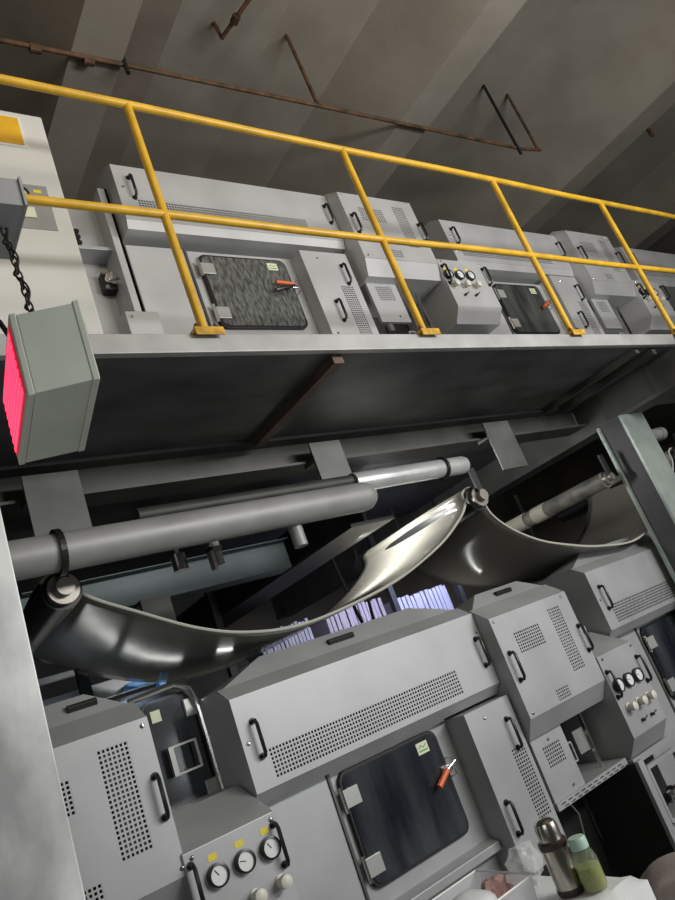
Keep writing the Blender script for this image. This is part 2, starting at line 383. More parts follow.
def bay(label, x0, x1, zb, zt, m, side):
    """open bay beside the vent panel with its slotted shelf and inner fittings"""
    r = root('fitting_bay', label, 'bay', ((x0+x1)/2, 2.94, zb))
    mb = MB().box(x0, x1, 2.60, 2.94, zb-.012, zb)
    hs = []
    n = 10; L = (x1-x0-.06)/n
    for i in range(n):
        for j in range(2):
            a = x0+.03+i*L+(j*.3*L); hs.append((a, a+L*.62, zb-.017-j*.014, zb-.011-j*.014))
    MB().panel(x0, x1, zb-.034, zb, 2.585, 2.60, hs).build('slotted_lip', m, r)
    MB().box(x0+.01, x1-.01, 2.602, 2.604, zb-.034, zb-.002).build('lip_backing', 'cavity', r)
    mb.build('shelf', m, r)
    MB().box(x0+.47, x0+.56, 2.745, 2.755, zb+.075, zb+.19).box(x0+.555, x0+.56, 2.72, 2.745, zb+.075, zb+.19).build('mounting_plate', 'plate', r, bevel=.002)
    MB().rrect(x0+.37, x0+.43, zb+.06, zb+.16, .006, 2.74, 2.75, 2, hole=.008).build('small_frame', 'plate', r)
    MB().box(x1-.10, x1-.09, 2.66, 2.68, zb, zt).build('edge_strip', 'chrome', r)
    MB().lathe([(.03, 0), (.03, .05), (.02, .06)], (x0+.34, 2.85, zb+.22), 'z', 14).build('cylinder', 'brass', r, smooth=True)
    return r

# ------------------------------------------------------------------ LOWER MACHINE
PL = 2.35
tag(MB().box(-2.2, 7.6, 2.955, 4.3, 0, 1.52).build('machine_casing', 'casing'), 'dark casing at the core of the lower machine, behind its hoods', 'machine casing')

COV = 'long hoods over the machine windows'
cx0, cx1 = 1.21, 2.58
coverL = hood('machine_hood', 'long grey hood with a wide mesh strip, above the dark window at the lower centre', 'machine hood', cx0, cx1, 2.60, 1.592, 1.245,
     grilles=[(1.305, 2.338, 1.268, 1.378)], handles=[(1.275, 1.425), (2.535, 1.407)], screws=[(1.235, 1.42), (2.56, 1.50)],
     slot=(1.86, .14), insides=[(1.36+.23*i, 1.325, .045) for i in range(4)], group=COV, bev=(.045, .045))
dup(coverL, (PL, 0, 0), 'long grey hood of the lower machine, partly hidden behind the green-grey column at right')
BOX = 'square hoods between the long ones'
def sqhood(label, x0, x1, zt, zb, m, yf=2.51, bev=(.06, .09), shift=0, lower=True):
    g = [(x0+.12, x0+.32, zt-.205, zt-.10), (x0+.425, x0+.525, zt-.385, zt-.055), (x0+.235, x0+.335, zt-.475, zt-.42)]
    return hood('vent_hood', label, 'machine hood', x0, x1, yf, zt, zb, m, grilles=g, handles=[(x0+.04, zt-.245), (x1+.0-.02, zt-.255)],
         screws=[(x0+.025, zt-.02), (x1-.05, zt-.02), (x0+.03, zb+.02)], slot=(x0+.31, .12), group=BOX, bev=bev, top=(.10, .07), flap=(.06, .07, .14))
sqhood('square grey hood with three mesh vents, right of the long hood at the lower centre', 2.583, 3.205, 1.535, 1.05, 'steel')
lb = (.16, .863)
hood('vent_hood', 'pale square hood with three mesh vents, beside the white post at lower left', 'machine hood', lb[0], lb[1], 2.51, 1.63, 1.125, 'steel',
     grilles=[(.676, .779, 1.24, 1.578), (.44, .578, 1.422, 1.527), (.5, .605, 1.14, 1.215)], handles=[(.838, 1.375)],
     screws=[(.84, 1.605), (.85, 1.15)], slot=(.70, .10), group=BOX, bev=(.06, .09), top=(.10, .07), flap=(.06, .08, .14))
# backing plate seen through its mesh
bpl = MB().box(.69, .765, 2.53, 2.535, 1.255, 1.56)
bpl.build('mesh_backing', 'steel_dark', [o for o in C.objects if o.name.startswith('vent_hood')][-1])

# window cabinet
def window_cab(label, xa, xs, xb, z0, zt, wx0, wx1, wz0, wz1, m, glass, y=2.72, extra=False, sill=None):
    r = root('window_cabinet', label, 'cabinet', ((xa+xb)/2, 2.95, z0))
    MB().box(xa, xs-.006, y-.01, 2.95, z0, zt).build('side_panel', m, r, bevel=.003)
    MB().box(xs, xb, y, 2.95, z0, zt).build('body', m, r, bevel=.003)
    MB().box(xs-.006, xs+.006, y-.018, y+.02, z0, zt-.002).build('edge_strip', 'steel_dark', r)
    window(r, wx0, wx1, wz0, wz1, y, glass, extra_grip=extra)
    if sill: MB().prism([(y, sill), (y-.06, sill-.015), (y-.06, sill-.05), (y, sill-.05)], xs+.10, xb-.01, 'x').build('sill', m, r, bevel=.003)
    return r
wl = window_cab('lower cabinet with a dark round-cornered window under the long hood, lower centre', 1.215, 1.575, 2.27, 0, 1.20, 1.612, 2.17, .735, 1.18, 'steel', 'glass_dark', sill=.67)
dup(wl, (PL, 0, 0), 'lower cabinet whose window edge shows at the right frame edge')
def tall(label, x0, x1, zb, zt, m, y=2.58, hz=((.235, .10), (.04, .40)), vent=(.19, .28), vz=(.22, .53)):
    r = root('tall_cabinet', label, 'cabinet', ((x0+x1)/2, 2.72, zb), 'tall narrow cabinets beside the windows')
    h = (x0+vent[0], x0+vent[1], zt-vz[1], zt-vz[0])
    MB().prism([(y+.003, zb), (2.95, zb), (2.95, zt), (y+.003, zt)], x0, x1, 'x', skip=(3,)).build('body', m, r)
    MB().panel(x0, x1, zb, zt, y, y+.003, [h]).build('front_panel', m, r)
    grille(r, *h, y+.0006, m=m)
    handle(r, x0+hz[0][0], y, zt-hz[0][1]-.06); handle(r, x0+hz[1][0], y, zt-hz[1][1]-.06)
    for sx, sz in ((x0+.11, zt-.05), (x0+.04, zt-.57), (x1-.03, zb+.03)): screw(r, sx, y, sz)
    return r
t1 = tall('tall narrow grey cabinet right of the lower window, behind the steel flask', 2.268, 2.57, .50, 1.185, 'steel')
tall_up = 0
vent_plate('small grey vent plate with two screws, below the square hood and above the flask', 2.61, 2.85, .655, .962, 2.60, 'steel')
bay('open bay with pale fittings and slotted shelf, below the square hood of the lower machine', 2.60, 3.185, .67, 1.0, 'steel', 0)

gauge_box('lower grey gauge box with three dials, at the bottom left beside the pale hood', .855, 1.205, 2.50, 1.185, .72, 'steel', 1.085, .975, .86, (.95, 1.05, 1.15))
gauge_box('lower grey gauge box with cream knobs and pink-tinted corner, near the right edge', 3.208, 3.535, 2.50, 1.165, .745, 'steel', 1.0, .885, .80, (3.265, 3.36, 3.45), labels=False)

# recessed window door at left
r = root('recessed_door', 'narrow dark door with a small square frame, in the gap between two lower hoods', 'door', (1.05, 2.94, 1.2))
MB().box(.87, 1.205, 2.93, 2.95, 1.30, 1.75).build('door_plate', 'cavity', r)
MB().rrect(.98, 1.20, 1.22, 1.70, .04, 2.905, 2.93).build('gasket', 'rubber', r)
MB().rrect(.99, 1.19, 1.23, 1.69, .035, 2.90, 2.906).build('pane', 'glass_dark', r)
MB().rrect(1.03, 1.15, 1.40, 1.51, .004, 2.86, 2.87, 2, hole=.008).build('square_frame', 'white', r)
MB().box(1.03, 1.05, 2.855, 2.875, 1.40, 1.51).build('frame_side', 'plate', r)
for hz in (1.63, 1.31):
    MB().box(1.15, 1.20, 2.885, 2.90, hz-.035, hz+.035).build('hinge', 'plate', r, bevel=.003)
MB().box(1.01, 1.05, 2.895, 2.90, 1.615, 1.66).build('sticker', 'sticker', r)
MB().tube([(.93, 2.87, 1.72), (1.12, 2.87, 1.73), (1.18, 2.87, 1.70), (1.20, 2.87, 1.62), (1.205, 2.87, 1.25)], .012, 8).build('edge_tube', 'chrome', r, smooth=True)

# lower right open frame with fitting
r = root('base_frame', 'grey base frame with a small valve inside, at right below the gauge box', 'machine frame', (3.3, 2.9, 0))
MB().box(3.155, 3.20, 2.50, 2.525, 0, .65).build('upright', 'steel', r, bevel=.002)
MB().box(3.165, 3.19, 2.525, 2.93, 0, .64).build('side_plate', 'cavity', r)  # its black colour stands in for the shade inside the opening
MB().box(3.20, 3.555, 2.93, 2.95, 0, .65).build('back_panel', 'steel_dark', r)
MB().box(3.20, 3.555, 2.52, 2.93, .30, .315).build('shelf', 'steel', r)
MB().rrect(3.24, 3.53, .32, .60, .02, 2.53, 2.55, 3, hole=.02).build('inner_frame', 'steel', r)
MB().box(3.20, 3.555, 2.56, 2.93, .62, .65).build('top_rail', 'steel', r)
MB().lathe([(.025, 0), (.025, .06), (.04, .06), (.04, .08), (.015, .08), (.015, .14)], (3.38, 2.60, .40), 'x', 14).build('valve', 'chrome', r, smooth=True)
MB().tube([(3.38, 2.6, .40), (3.36, 2.62, .36), (3.37, 2.66, .32)], .01, 8).build('hose', 'cable', r, smooth=True)

tag(MB().tube([(2.66, 2.62, .635), (2.70, 2.60, .63), (2.725, 2.60, .58), (2.70, 2.60, .48), (2.66, 2.62, .38), (2.66, 2.66, .0)], .0045, 8).build('drain_hose', 'brass', smooth=True),
    'thin pale hose hanging in the dark opening behind the flask', 'hose')

# ------------------------------------------------------------------ UPPER MACHINE
PU = 2.37
tag(MB().box(-.2, 9.2, 2.955, 4.2, 2.74, 4.22).build('machine_casing', 'casing'), 'dark casing at the core of the upper machine, on the gallery', 'machine casing')
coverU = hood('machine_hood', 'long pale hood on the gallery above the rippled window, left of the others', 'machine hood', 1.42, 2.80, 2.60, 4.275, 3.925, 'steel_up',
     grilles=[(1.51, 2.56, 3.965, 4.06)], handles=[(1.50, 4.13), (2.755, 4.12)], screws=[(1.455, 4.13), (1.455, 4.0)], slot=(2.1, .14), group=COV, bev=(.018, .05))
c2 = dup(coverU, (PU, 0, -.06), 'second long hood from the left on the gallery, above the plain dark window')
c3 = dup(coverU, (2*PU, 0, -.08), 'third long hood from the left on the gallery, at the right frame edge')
def upper_sq(x0, label):
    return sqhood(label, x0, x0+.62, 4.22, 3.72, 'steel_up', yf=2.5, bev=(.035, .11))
su = upper_sq(2.805, 'square pale hood with mesh vents on the gallery, crossed by the second railing post')
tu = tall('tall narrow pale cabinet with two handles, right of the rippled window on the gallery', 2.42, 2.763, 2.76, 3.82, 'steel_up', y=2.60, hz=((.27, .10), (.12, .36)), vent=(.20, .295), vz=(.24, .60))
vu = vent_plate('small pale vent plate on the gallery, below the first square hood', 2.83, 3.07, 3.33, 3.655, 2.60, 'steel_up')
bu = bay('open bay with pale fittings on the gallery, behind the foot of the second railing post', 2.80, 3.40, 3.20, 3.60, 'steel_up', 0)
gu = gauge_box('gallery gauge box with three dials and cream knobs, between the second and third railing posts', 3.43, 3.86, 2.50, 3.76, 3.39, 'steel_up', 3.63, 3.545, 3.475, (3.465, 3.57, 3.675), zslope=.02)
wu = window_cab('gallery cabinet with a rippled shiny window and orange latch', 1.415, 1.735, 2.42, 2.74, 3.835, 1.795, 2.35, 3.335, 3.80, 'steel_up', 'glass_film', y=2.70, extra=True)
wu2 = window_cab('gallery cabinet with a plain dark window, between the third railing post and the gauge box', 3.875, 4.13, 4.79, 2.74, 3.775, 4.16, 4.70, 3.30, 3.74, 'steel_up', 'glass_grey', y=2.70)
dup(su, (PU, 0, -.03), 'square pale hood with mesh vents on the gallery, near the fourth railing post')
dup(tu, (PU, 0, -.03), 'tall narrow pale cabinet on the gallery, right of the plain dark window')
dup(vu, (PU, 0, -.03), 'small pale vent plate on the gallery, below the second square hood')
dup(bu, (PU, 0, -.03), 'open bay with fittings on the gallery, left of the fourth railing post foot')
dup(gu, (PU, 0, -.03), 'gallery gauge box at the right, behind the fourth railing post')

# left end of upper machine
r = root('bearing_frame', 'grey end frame with a black bearing block, right of the pale cabinet on the gallery', 'machine frame', (1.3, 2.9, 2.74))
MB().box(.98, 1.37, 2.80, 2.95, 3.86, 4.19).build('upper_panel', 'steel', r, bevel=.003)
MB().box(.98, 1.37, 2.74, 2.95, 3.835, 3.855).build('ledge', 'steel', r, bevel=.002)
MB().box(.98, 1.37, 2.86, 2.95, 2.74, 3.835).build('lower_panel', 'steel_up', r)
MB().box(1.365, 1.378, 2.70, 2.95, 2.74, 4.2).box(1.378, 1.412, 2.70, 2.71, 2.74, 4.2).box(1.40, 1.412, 2.70, 2.95, 2.74, 4.2).build('post', 'steel_up', r)
b = MB().box(1.30, 1.40, 2.80, 2.86, 3.64, 3.75).build('bearing_block', 'rubber', r, bevel=.01)
MB().lathe([(.038, 0), (.038, -.02), (.02, -.022), (.02, -.04), (.0001, -.04)], (1.345, 2.80, 3.70), 'y', 18).build('shaft_end', 'chrome', b, smooth=True)
for dx, dz in ((-.035, .04), (.045, .04), (-.035, -.045), (.045, -.045)):
    MB().lathe([(.01, 0), (.01, -.012), (.0001, -.012)], (1.345+dx, 2.80, 3.695+dz), 'y', 8).build('bolt', 'brass', b)
for dz in (0, .035, .07): MB().lathe([(.014, 0), (.014, -.03), (.0001, -.03)], (1.225, 2.80, 3.90+dz), 'y', 10).build('knob', 'black', r, smooth=True)
tag(MB().prism([(2.56, 2.729), (2.56, 3.34), (2.68, 3.36), (2.68, 2.729)], 1.245, 1.405, 'x').build('junction_box', 'steel_up', bevel=.004), 'small grey box low on the gallery, under the bearing block', 'box')
for bxx in (1.27,): screw([o for o in C.objects if o.name == 'junction_box'][0], bxx, 2.56, 3.31)

# ------------------------------------------------------------------ GALLERY
MX1 = 4.36
r = root('gallery_deck', 'grey steel gallery deck with a pale front edge carrying the yellow railing', 'walkway', (1.5, 1.83, 2.655))
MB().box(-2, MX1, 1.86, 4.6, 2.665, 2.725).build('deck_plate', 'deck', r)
MB().box(-2, MX1, 1.83, 1.86, 2.655, 2.728).build('front_edge', 'deckedge', r, bevel=.003)
def angle_y(x, y0, y1, z, m, par, name='rib', s=.05):
    return MB().box(x, x+.006, y0, y1, z-s, z).box(x, x+s, y0, y1, z-s, z-s+.006).build(name, m, par)
MB().box(1.70, 1.75, 1.88, 2.62, 2.625, 2.665).build('rib', 'rust', r, label='rusty cross rib')
MB().box(3.93, 3.97, 1.88, 2.62, 2.63, 2.665).build('rib', 'beam', r)
MB().box(4.12, 4.16, 1.88, 2.62, 2.62, 2.665).build('rib', 'beam', r)
r = root('support_beam', 'long grey channel beam running under the gallery from left to right', 'beam', (1.5, 2.8, 2.45))
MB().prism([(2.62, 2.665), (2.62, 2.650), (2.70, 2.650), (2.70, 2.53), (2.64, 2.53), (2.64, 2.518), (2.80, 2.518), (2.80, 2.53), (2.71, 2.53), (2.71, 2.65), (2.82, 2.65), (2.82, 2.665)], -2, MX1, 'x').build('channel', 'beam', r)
for xa, xb, lb_ in ((.10, .30, 0), (.66, .87, 0), (1.98, 2.17, 0), (3.26, 3.49, 0)):
    tag(MB().box(xa, xb, 2.58, 2.592, 2.29, 2.60).box(xa, xb, 2.592, 2.68, 2.50, 2.517).build('hanger_plate', 'hanger', bevel=.002),
        {.10: 'grey hanger plate at the left frame edge above the duct pipe', .66: 'wide grey hanger plate above the clamp of the duct pipe', 1.98: 'grey hanger plate above the free end of the duct pipe', 3.26: 'pale grey hanger plate beside the diagonal beam'}[xa], 'bracket', 'hanger plates under the gallery')
r = root('cross_beam', 'deep grey I-beam passing diagonally under the right end of the gallery', 'beam', (4.4, 1.2, 2.47))
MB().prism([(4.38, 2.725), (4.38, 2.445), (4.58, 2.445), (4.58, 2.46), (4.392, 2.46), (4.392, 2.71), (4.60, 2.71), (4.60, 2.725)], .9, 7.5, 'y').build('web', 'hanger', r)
MB().box(4.376, 4.38, 2.1, 2.5, 2.47, 2.68).build('splice_plate', 'beam', r)
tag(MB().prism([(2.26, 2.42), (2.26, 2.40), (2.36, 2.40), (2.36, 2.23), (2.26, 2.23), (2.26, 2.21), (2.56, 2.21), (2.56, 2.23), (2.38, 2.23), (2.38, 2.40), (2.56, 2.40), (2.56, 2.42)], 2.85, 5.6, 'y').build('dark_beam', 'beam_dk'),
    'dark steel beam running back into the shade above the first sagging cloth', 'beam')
tag(MB().box(.75, 2.2, 3.42, 3.55, 2.20, 2.36).box(.75, 2.2, 3.36, 3.42, 2.355, 2.362).build('crosswise_channel', 'teal', bevel=.002), 'blue-grey channel behind the duct pipe above the first sagging cloth', 'beam')
tag(MB().box(1.26, 1.41, 3.34, 3.36, 2.02, 2.2).box(1.26, 1.41, 3.36, 3.5, 2.18, 2.2).build('bracket_plate', 'beam'), 'square grey plate hanging under the blue-grey channel', 'bracket')

# columns
r = root('support_column', 'green-grey steel H-column under the diagonal beam at right', 'column', (4.43, 2.45, 0))
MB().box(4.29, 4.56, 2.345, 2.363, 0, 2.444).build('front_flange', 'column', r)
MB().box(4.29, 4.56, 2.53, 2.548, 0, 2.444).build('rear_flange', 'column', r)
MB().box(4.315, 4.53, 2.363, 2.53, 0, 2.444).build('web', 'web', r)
tag(MB().box(-.15, .452, 2.05, 2.20, 0, 2.655).build('pale_post', 'post', bevel=.004), 'broad pale post with dark smudges at the lower left edge', 'column')

# railing
r = root('safety_railing', 'yellow painted tube railing along the gallery edge', 'railing', (1.5, 1.845, 2.728))
Y0 = 1.845
def rail(z, x0, x1, n, name):
    return MB().tube([(x0+(x1-x0)*i/n, Y0, z+.004*math.sin(i*1.7)) for i in range(n+1)], .0165, 12).build(name, 'yellow', r, smooth=True)
rail(3.795, -1.6, 6.3, 14, 'top_rail'); rail(3.255, -1.6, 6.3, 14, 'middle_rail')
for px in (-.95, 0.12, 1.16, 2.225, 3.33, 4.44):
    if px < .5: continue
    p = MB().tube([(px, Y0, 2.735), (px, Y0, 3.79)], .0165, 12).build('post', 'yellow', r, smooth=True)
    bpn = MB().box(px-.055, px+.055, Y0-.035, Y0+.035, 2.728, 2.742).box(px-.055, px+.055, Y0-.04, Y0-.034, 2.71, 2.742).build('base_plate', 'ybrown', p, bevel=.002)
for px in (1.16, 2.225, 3.33, 4.44):
    for sx in (-.036, .036):
        for sy in (-.02,):
            MB().lathe([(.011, 0), (.011, .012), (.006, .012), (.006, .022), (.0001, .022)], (px+sx, Y0+sy, 2.742), 'z', 8).build('bolt', 'bolt', r)

# ------------------------------------------------------------------ PIPES
r = root('duct_pipe', 'thick grey duct pipe with a clamp ring, hanging below the gallery at left', 'pipe', (1.2, 2.36, 2.2))
MB().lathe([(.0001, -1.2), (.066, -1.2), (.066, 1.99), (.060, 2.02), (.042, 2.045), (.0001, 2.055)], (0, 2.36, 2.215), 'x', 28).build('tube', 'pipe', r, smooth=True)
MB().lathe([(.067, .655), (.080, .655), (.080, .675), (.067, .675), (.067, .655)], (0, 2.36, 2.215), 'x', 28).build('clamp_ring', 'black', r)
MB().lathe([(.03, -.14), (.03, -.04)], (1.62, 2.40, 2.205), 'z', 16).build('outlet_stub', 'pipe', r, smooth=True)
r = root('galvanised_pipe', 'bright short pipe with a clamp ring, right of the duct pipe end', 'pipe', (2.4, 2.46, 2.28))
MB().lathe([(.0001, 2.05), (.048, 2.05), (.048, 2.80), (.042, 2.82), (.0001, 2.825)], (0, 2.46, 2.32), 'x', 24).build('tube', 'pipe_lt', r, smooth=True)
MB().lathe([(.049, 2.64), (.059, 2.64), (.059, 2.655), (.049, 2.655), (.049, 2.64)], (0, 2.46, 2.32), 'x', 24).build('clamp_ring', 'black', r)
tag(MB().lathe([(.0001, 4.6), (.045, 4.6), (.045, 5.15), (.05, 5.15), (.05, 5.2), (.0001, 5.2)], (0, 2.62, 2.36), 'x', 22).build('galvanised_pipe', 'pipe', smooth=True), 'short grey pipe right of the green-grey column', 'pipe')
MB().lathe([(.0001, 1.0), (.03, 1.0), (.03, 2.05), (.0001, 2.05)], (0, 2.46, 2.33), 'x', 20).build('inner_tube', 'beam_dk', r, smooth=True)
r = root('float_valve', 'small bright silver cylinder under the duct pipe', 'valve', (1.20, 2.6, 2.15))
MB().lathe([(.0001, 0), (.032, 0), (.032, .07), (.025, .075), (.0001, .075)], (1.22, 2.7, 2.145), 'z', 18).build('cylinder', 'chrome', r, smooth=True)
MB().box(1.36, 1.375, 2.68, 2.72, 2.12, 2.22).box(1.36, 1.42, 2.68, 2.72, 2.20, 2.215).build('bracket', 'brass', r)
MB().tube([(1.22, 2.7, 2.22), (1.22, 2.7, 2.30), (1.5, 2.7, 2.31)], .012, 8).build('feed_tube', 'brass', r, smooth=True)
MB().lathe([(.025, 0), (.025, .1)], (1.42, 2.75, 2.15), 'z', 12).build('stub', 'pipe', r)

# rollers
RG = 'guide rollers carrying the sagging cloth'
def roller(x, z, y0, y1, rad, label, m='roller', nm='guide_roller'):
    r = root(nm, label, 'roller', (x, y0, z), RG if nm == 'guide_roller' else None)
    MB().lathe([(.0001, y0+.06), (rad, y0+.06), (rad, y1), (.0001, y1)], (x, 0, z), 'y', 24).build('barrel', m, r, smooth=True)
    MB().lathe([(.0001, y0), (rad*.45, y0), (rad*.45, y0+.03), (rad*.8, y0+.03), (rad*.8, y0+.06), (.0001, y0+.06)], (x, 0, z), 'y', 20)  .build('end_cap', 'brass', r, smooth=True)
    MB().box(x-.02, x+.02, y0+.01, y0+.025, z, z+.16).build('hanger', 'rubber', r)
    return r
KC = 2.59/2.45
def kz(z): return 1.5+(z-1.5)*KC
roller(.665*KC, kz(2.10), 2.50, 3.72, .07, 'dark roller with a bright end cap under the duct pipe clamp')
roller(2.76*KC, kz(2.115), 2.50, 3.72, .07, 'dark roller between the two sagging cloths')
roller(4.89*KC, kz(2.115), 2.50, 3.72, .07, 'dark roller behind the green-grey column')
q = roller(4.17, 2.10, 2.52, 3.75, .055, 'worn roller patched with pale tape above the second sagging cloth', 'roller_gry', 'worn_roller')
for ya, yb in ((3.1, 3.22), (3.3, 3.5)): MB().lathe([(.057, ya), (.058, ya), (.058, yb), (.057, yb)], (4.17, 0, 2.10), 'y', 20).build('tape', 'cream', q, smooth=True)

# cloth
def cat(points, n=60):
    out = []
    P = [points[0]]+points+[points[-1]]
    for i in range(1, len(P)-2):
        for k in range(8):
            t = k/8; a, b, c, d = P[i-1], P[i], P[i+1], P[i+2]
            out.append(tuple(.5*((2*b[j])+(-a[j]+c[j])*t+(2*a[j]-5*b[j]+4*c[j]-d[j])*t*t+(-a[j]+3*b[j]-3*c[j]+d[j])*t**3) for j in (0, 1)))
    out.append(points[-1]); return out
def arc(cx, cz, r, a0, a1, n=5):
    return [(cx+r*math.cos(math.radians(a0+(a1-a0)*i/n)), cz+r*math.sin(math.radians(a0+(a1-a0)*i/n))) for i in range(n+1)]
def cloth(name, pts, y0, y1, label):
    c = cat([(x*KC, kz(z)) for x, z in pts]); b = bmesh.new(); rows = []; y0 *= KC; y1 *= KC
    ny = 14
    for (x, z) in c:
        rows.append([b.verts.new((x+.006*math.sin(6*y_+x*3), y_, z+.006*math.sin(5*y_+2*x))) for y_ in [y0+(y1-y0)*j/ny for j in range(ny+1)]])
    for A, B in zip(rows, rows[1:]):
        for j in range(ny): b.faces.new((A[j], A[j+1], B[j+1], B[j]))
    m = MB(); m.b = b
    o = m.build(name, 'fabric', smooth='all')
    s = o.modifiers.new('thick', 'SOLIDIFY'); s.thickness = .004; s.offset = 0
    tag(o, label, 'cloth')
    m = MB(); m.tube([(x, y0, z) for x, z in c], .006, 6).build('selvedge', 'hem', o, smooth=True)
    return o
R = .072
cloth('sagging_cloth', arc(.665, 2.10, R, 140, 60, 3)+[(.745, 2.075), (.91, 1.972), (1.11, 1.861), (1.30, 1.796), (1.52, 1.766), (1.79, 1.785), (2.10, 1.836), (2.41, 1.934), (2.60, 2.03), (2.69, 2.10)]+arc(2.76, 2.115, R, 150, 95, 3), 2.45, 3.42, 'long sheet of damp grey cloth sagging at left below the duct pipe')
cloth('sagging_cloth', arc(2.76, 2.115, R, 90, 10, 3)+[(2.845, 2.03), (2.94, 1.928), (3.12, 1.825), (3.345, 1.753), (3.6, 1.697), (3.95, 1.667), (4.26, 1.745), (4.6, 1.9), (4.80, 2.07)]+arc(4.89, 2.115, R, 150, 95, 3), 2.45, 3.2, 'sheet of damp grey cloth sagging in the centre right, left of the column')
cloth('sagging_cloth', arc(4.89, 2.115, R, 90, 10, 3)+[(4.98, 2.03), (5.2, 1.86), (5.6, 1.73), (6.1, 1.70), (6.6, 1.80), (7.0, 2.1)], 2.45, 3.42, 'sheet of damp grey cloth right of the green-grey column')

# ------------------------------------------------------------------ behind the lower machine
BG = 'packs of stacked pale sheets behind the machine'
def boards(x0, x1, y, z0, z1, m, label, n=14):
    r = root('sheet_pack', label, 'stack', ((x0+x1)/2, y, z0), BG)
    mb = MB()
    for i in range(n):
        a = x0+(x1-x0)*i/n; mb.box(a, a+(x1-x0)/n*.78, y-.02*random.random(), y+.25, z0, z1-.02*random.random())
    mb.build('sheets', m, r); MB().box(x0-.02, x1+.02, y-.03, y+.28, z0-.03, z0).build('tray', 'cavity', r)
boards(3.80, 4.42, 4.62, 1.68, 1.98, 'boards', 'blue-lit pack of upright sheets behind the long hood, right of the mauve pack')
boards(3.10, 3.68, 4.62, 1.68, 2.04, 'boards2', 'mauve-lit pack of upright sheets behind the long hood, left of the blue pack')
boards(2.50, 2.95, 4.62, 1.68, 2.04, 'boards', 'dim pack of upright sheets behind the left end of the long hood')
boards(3.9, 4.3, 4.0, 2.26, 2.34, 'cream', 'pale pack of short sheets above the first cloth, under the gallery')
rk = root('hanging_rack', 'dark rack hung under the gallery, carrying a pale pack of short sheets', 'rack', (4.1, 4.1, 2.2))
MB().box(3.85, 4.35, 3.95, 4.3, 2.21, 2.228).build('tray', 'casing', rk)
MB().tube([(3.86, 4.29, 2.22), (3.86, 4.29, 2.664)], .008, 6).tube([(4.34, 4.29, 2.22), (4.34, 4.29, 2.664)], .008, 6).build('rods', 'casing', rk)
boards(5.75, 6.2, 4.4, 1.685, 1.83, 'cream', 'pale pack of short sheets behind the second cloth, left of the column')
tag(MB().box(-.3, 7.2, 4.30, 4.95, 1.55, 1.65).build('rear_shelf', 'casing'), 'dark shelf behind the lower machine carrying the sheet packs', 'shelf')
tag(MB().box(.98, 1.03, 3.64, 3.69, 1.52, 2.1).build('rear_strut', 'casing'), 'dark upright in front of the pale rear rail, above the pale left hood', 'post', 'uprights behind the lower machine')
for xx in (2.2, 3.74, 4.48, 5.7):
    tag(MB().box(xx-.025, xx+.025, 4.52, 4.57, 1.65, 2.6).build('rear_strut', 'casing'), {2.2: 'dark upright behind the left end of the long hood', 3.74: 'dark upright between the mauve and blue sheet packs', 4.48: 'dark upright right of the blue sheet pack', 5.7: 'dark upright behind the second cloth'}[xx], 'post', 'uprights behind the lower machine')
tag(MB().box(.2, 2.0, 3.72, 3.78, 1.84, 1.92).build('rear_rail', 'steel', bevel=.003), 'pale rail behind the pale left hood', 'rail')
tag(MB().box(.2, 1.6, 4.0, 4.05, 2.03, 2.06).build('rear_rail', 'steel', bevel=.003), 'thin upper rail behind the pale left hood', 'rail')
tag(MB().box(1.36, 1.40, 3.66, 3.71, 1.76, 1.87).box(1.20, 1.36, 3.66, 3.71, 1.84, 1.87).build('blue_bracket', 'bluepl', bevel=.004), 'bright blue bracket behind the gap left of the long hood', 'bracket')
for i, (a, lab) in enumerate(((2.95, 'black cable loop hanging behind the middle of the first cloth'),)):
    tag(MB().tube([(a+.25*t, 4.1, 2.664-1.0*math.sin(PI*t*.9)) for t in [k/14 for k in range(15)]], .012, 8).build('hanging_cable', 'cable', smooth=True), lab, 'cable')

# ------------------------------------------------------------------ CEILING SERVICES
r = root('sprinkler_pipe', 'thin rusty pipe run under the ceiling beams with short drops', 'pipe', (3, 2.72, 5.28))
MB().tube([(-2.5, 2.86, 5.28), (1.1, 2.79, 5.28), (1.8, 2.76, 5.28), (3.26, 2.71, 5.275), (5.5, 2.65, 5.28), (5.74, 2.61, 5.28)], .014, 10).build('run', 'rustpipe', r, smooth=True)
for (x, y, zt, m) in ((1.81, 2.75, 5.40, 'blackpipe'), (3.22, 2.70, 6.03, 'rustpipe'), (5.43, 2.64, 6.1, 'blackpipe'), (5.72, 2.62, 6.1, 'rustpipe')):
    MB().tube([(x, y, 5.20 if m == 'blackpipe' else 5.28), (x, y, zt)], .014, 8).build('hanger_rod', m, r, smooth=True)
for x in (.6, 1.3, 1.6): MB().lathe([(.028, -.03), (.028, .03)], (x, 2.79, 5.28), 'x', 10).build('coupling', 'rustpipe', r)
r = root('branch_pipe', 'short rusty pipe stub with an elbow at the top of the picture', 'pipe', (2.74, 2.6, 5.9))
MB().tube([(2.80, 2.36, 5.9), (2.74, 2.65, 5.9), (2.706, 2.82, 5.9), (2.70, 2.83, 6.06)], .016, 8).build('stub', 'rustpipe', r, smooth=True)
MB().lathe([(.03, -.03), (.03, .03)], (2.74, 2.66, 5.9), 'y', 10).build('coupling', 'rustpipe', r)
tag(MB().tube([(7.15, 2.2, 5.35), (7.15, 2.2, 6.1)], .02, 8).build('drop_rod', 'rustpipe'), 'rusty drop rod at the far right under the ceiling', 'rod')

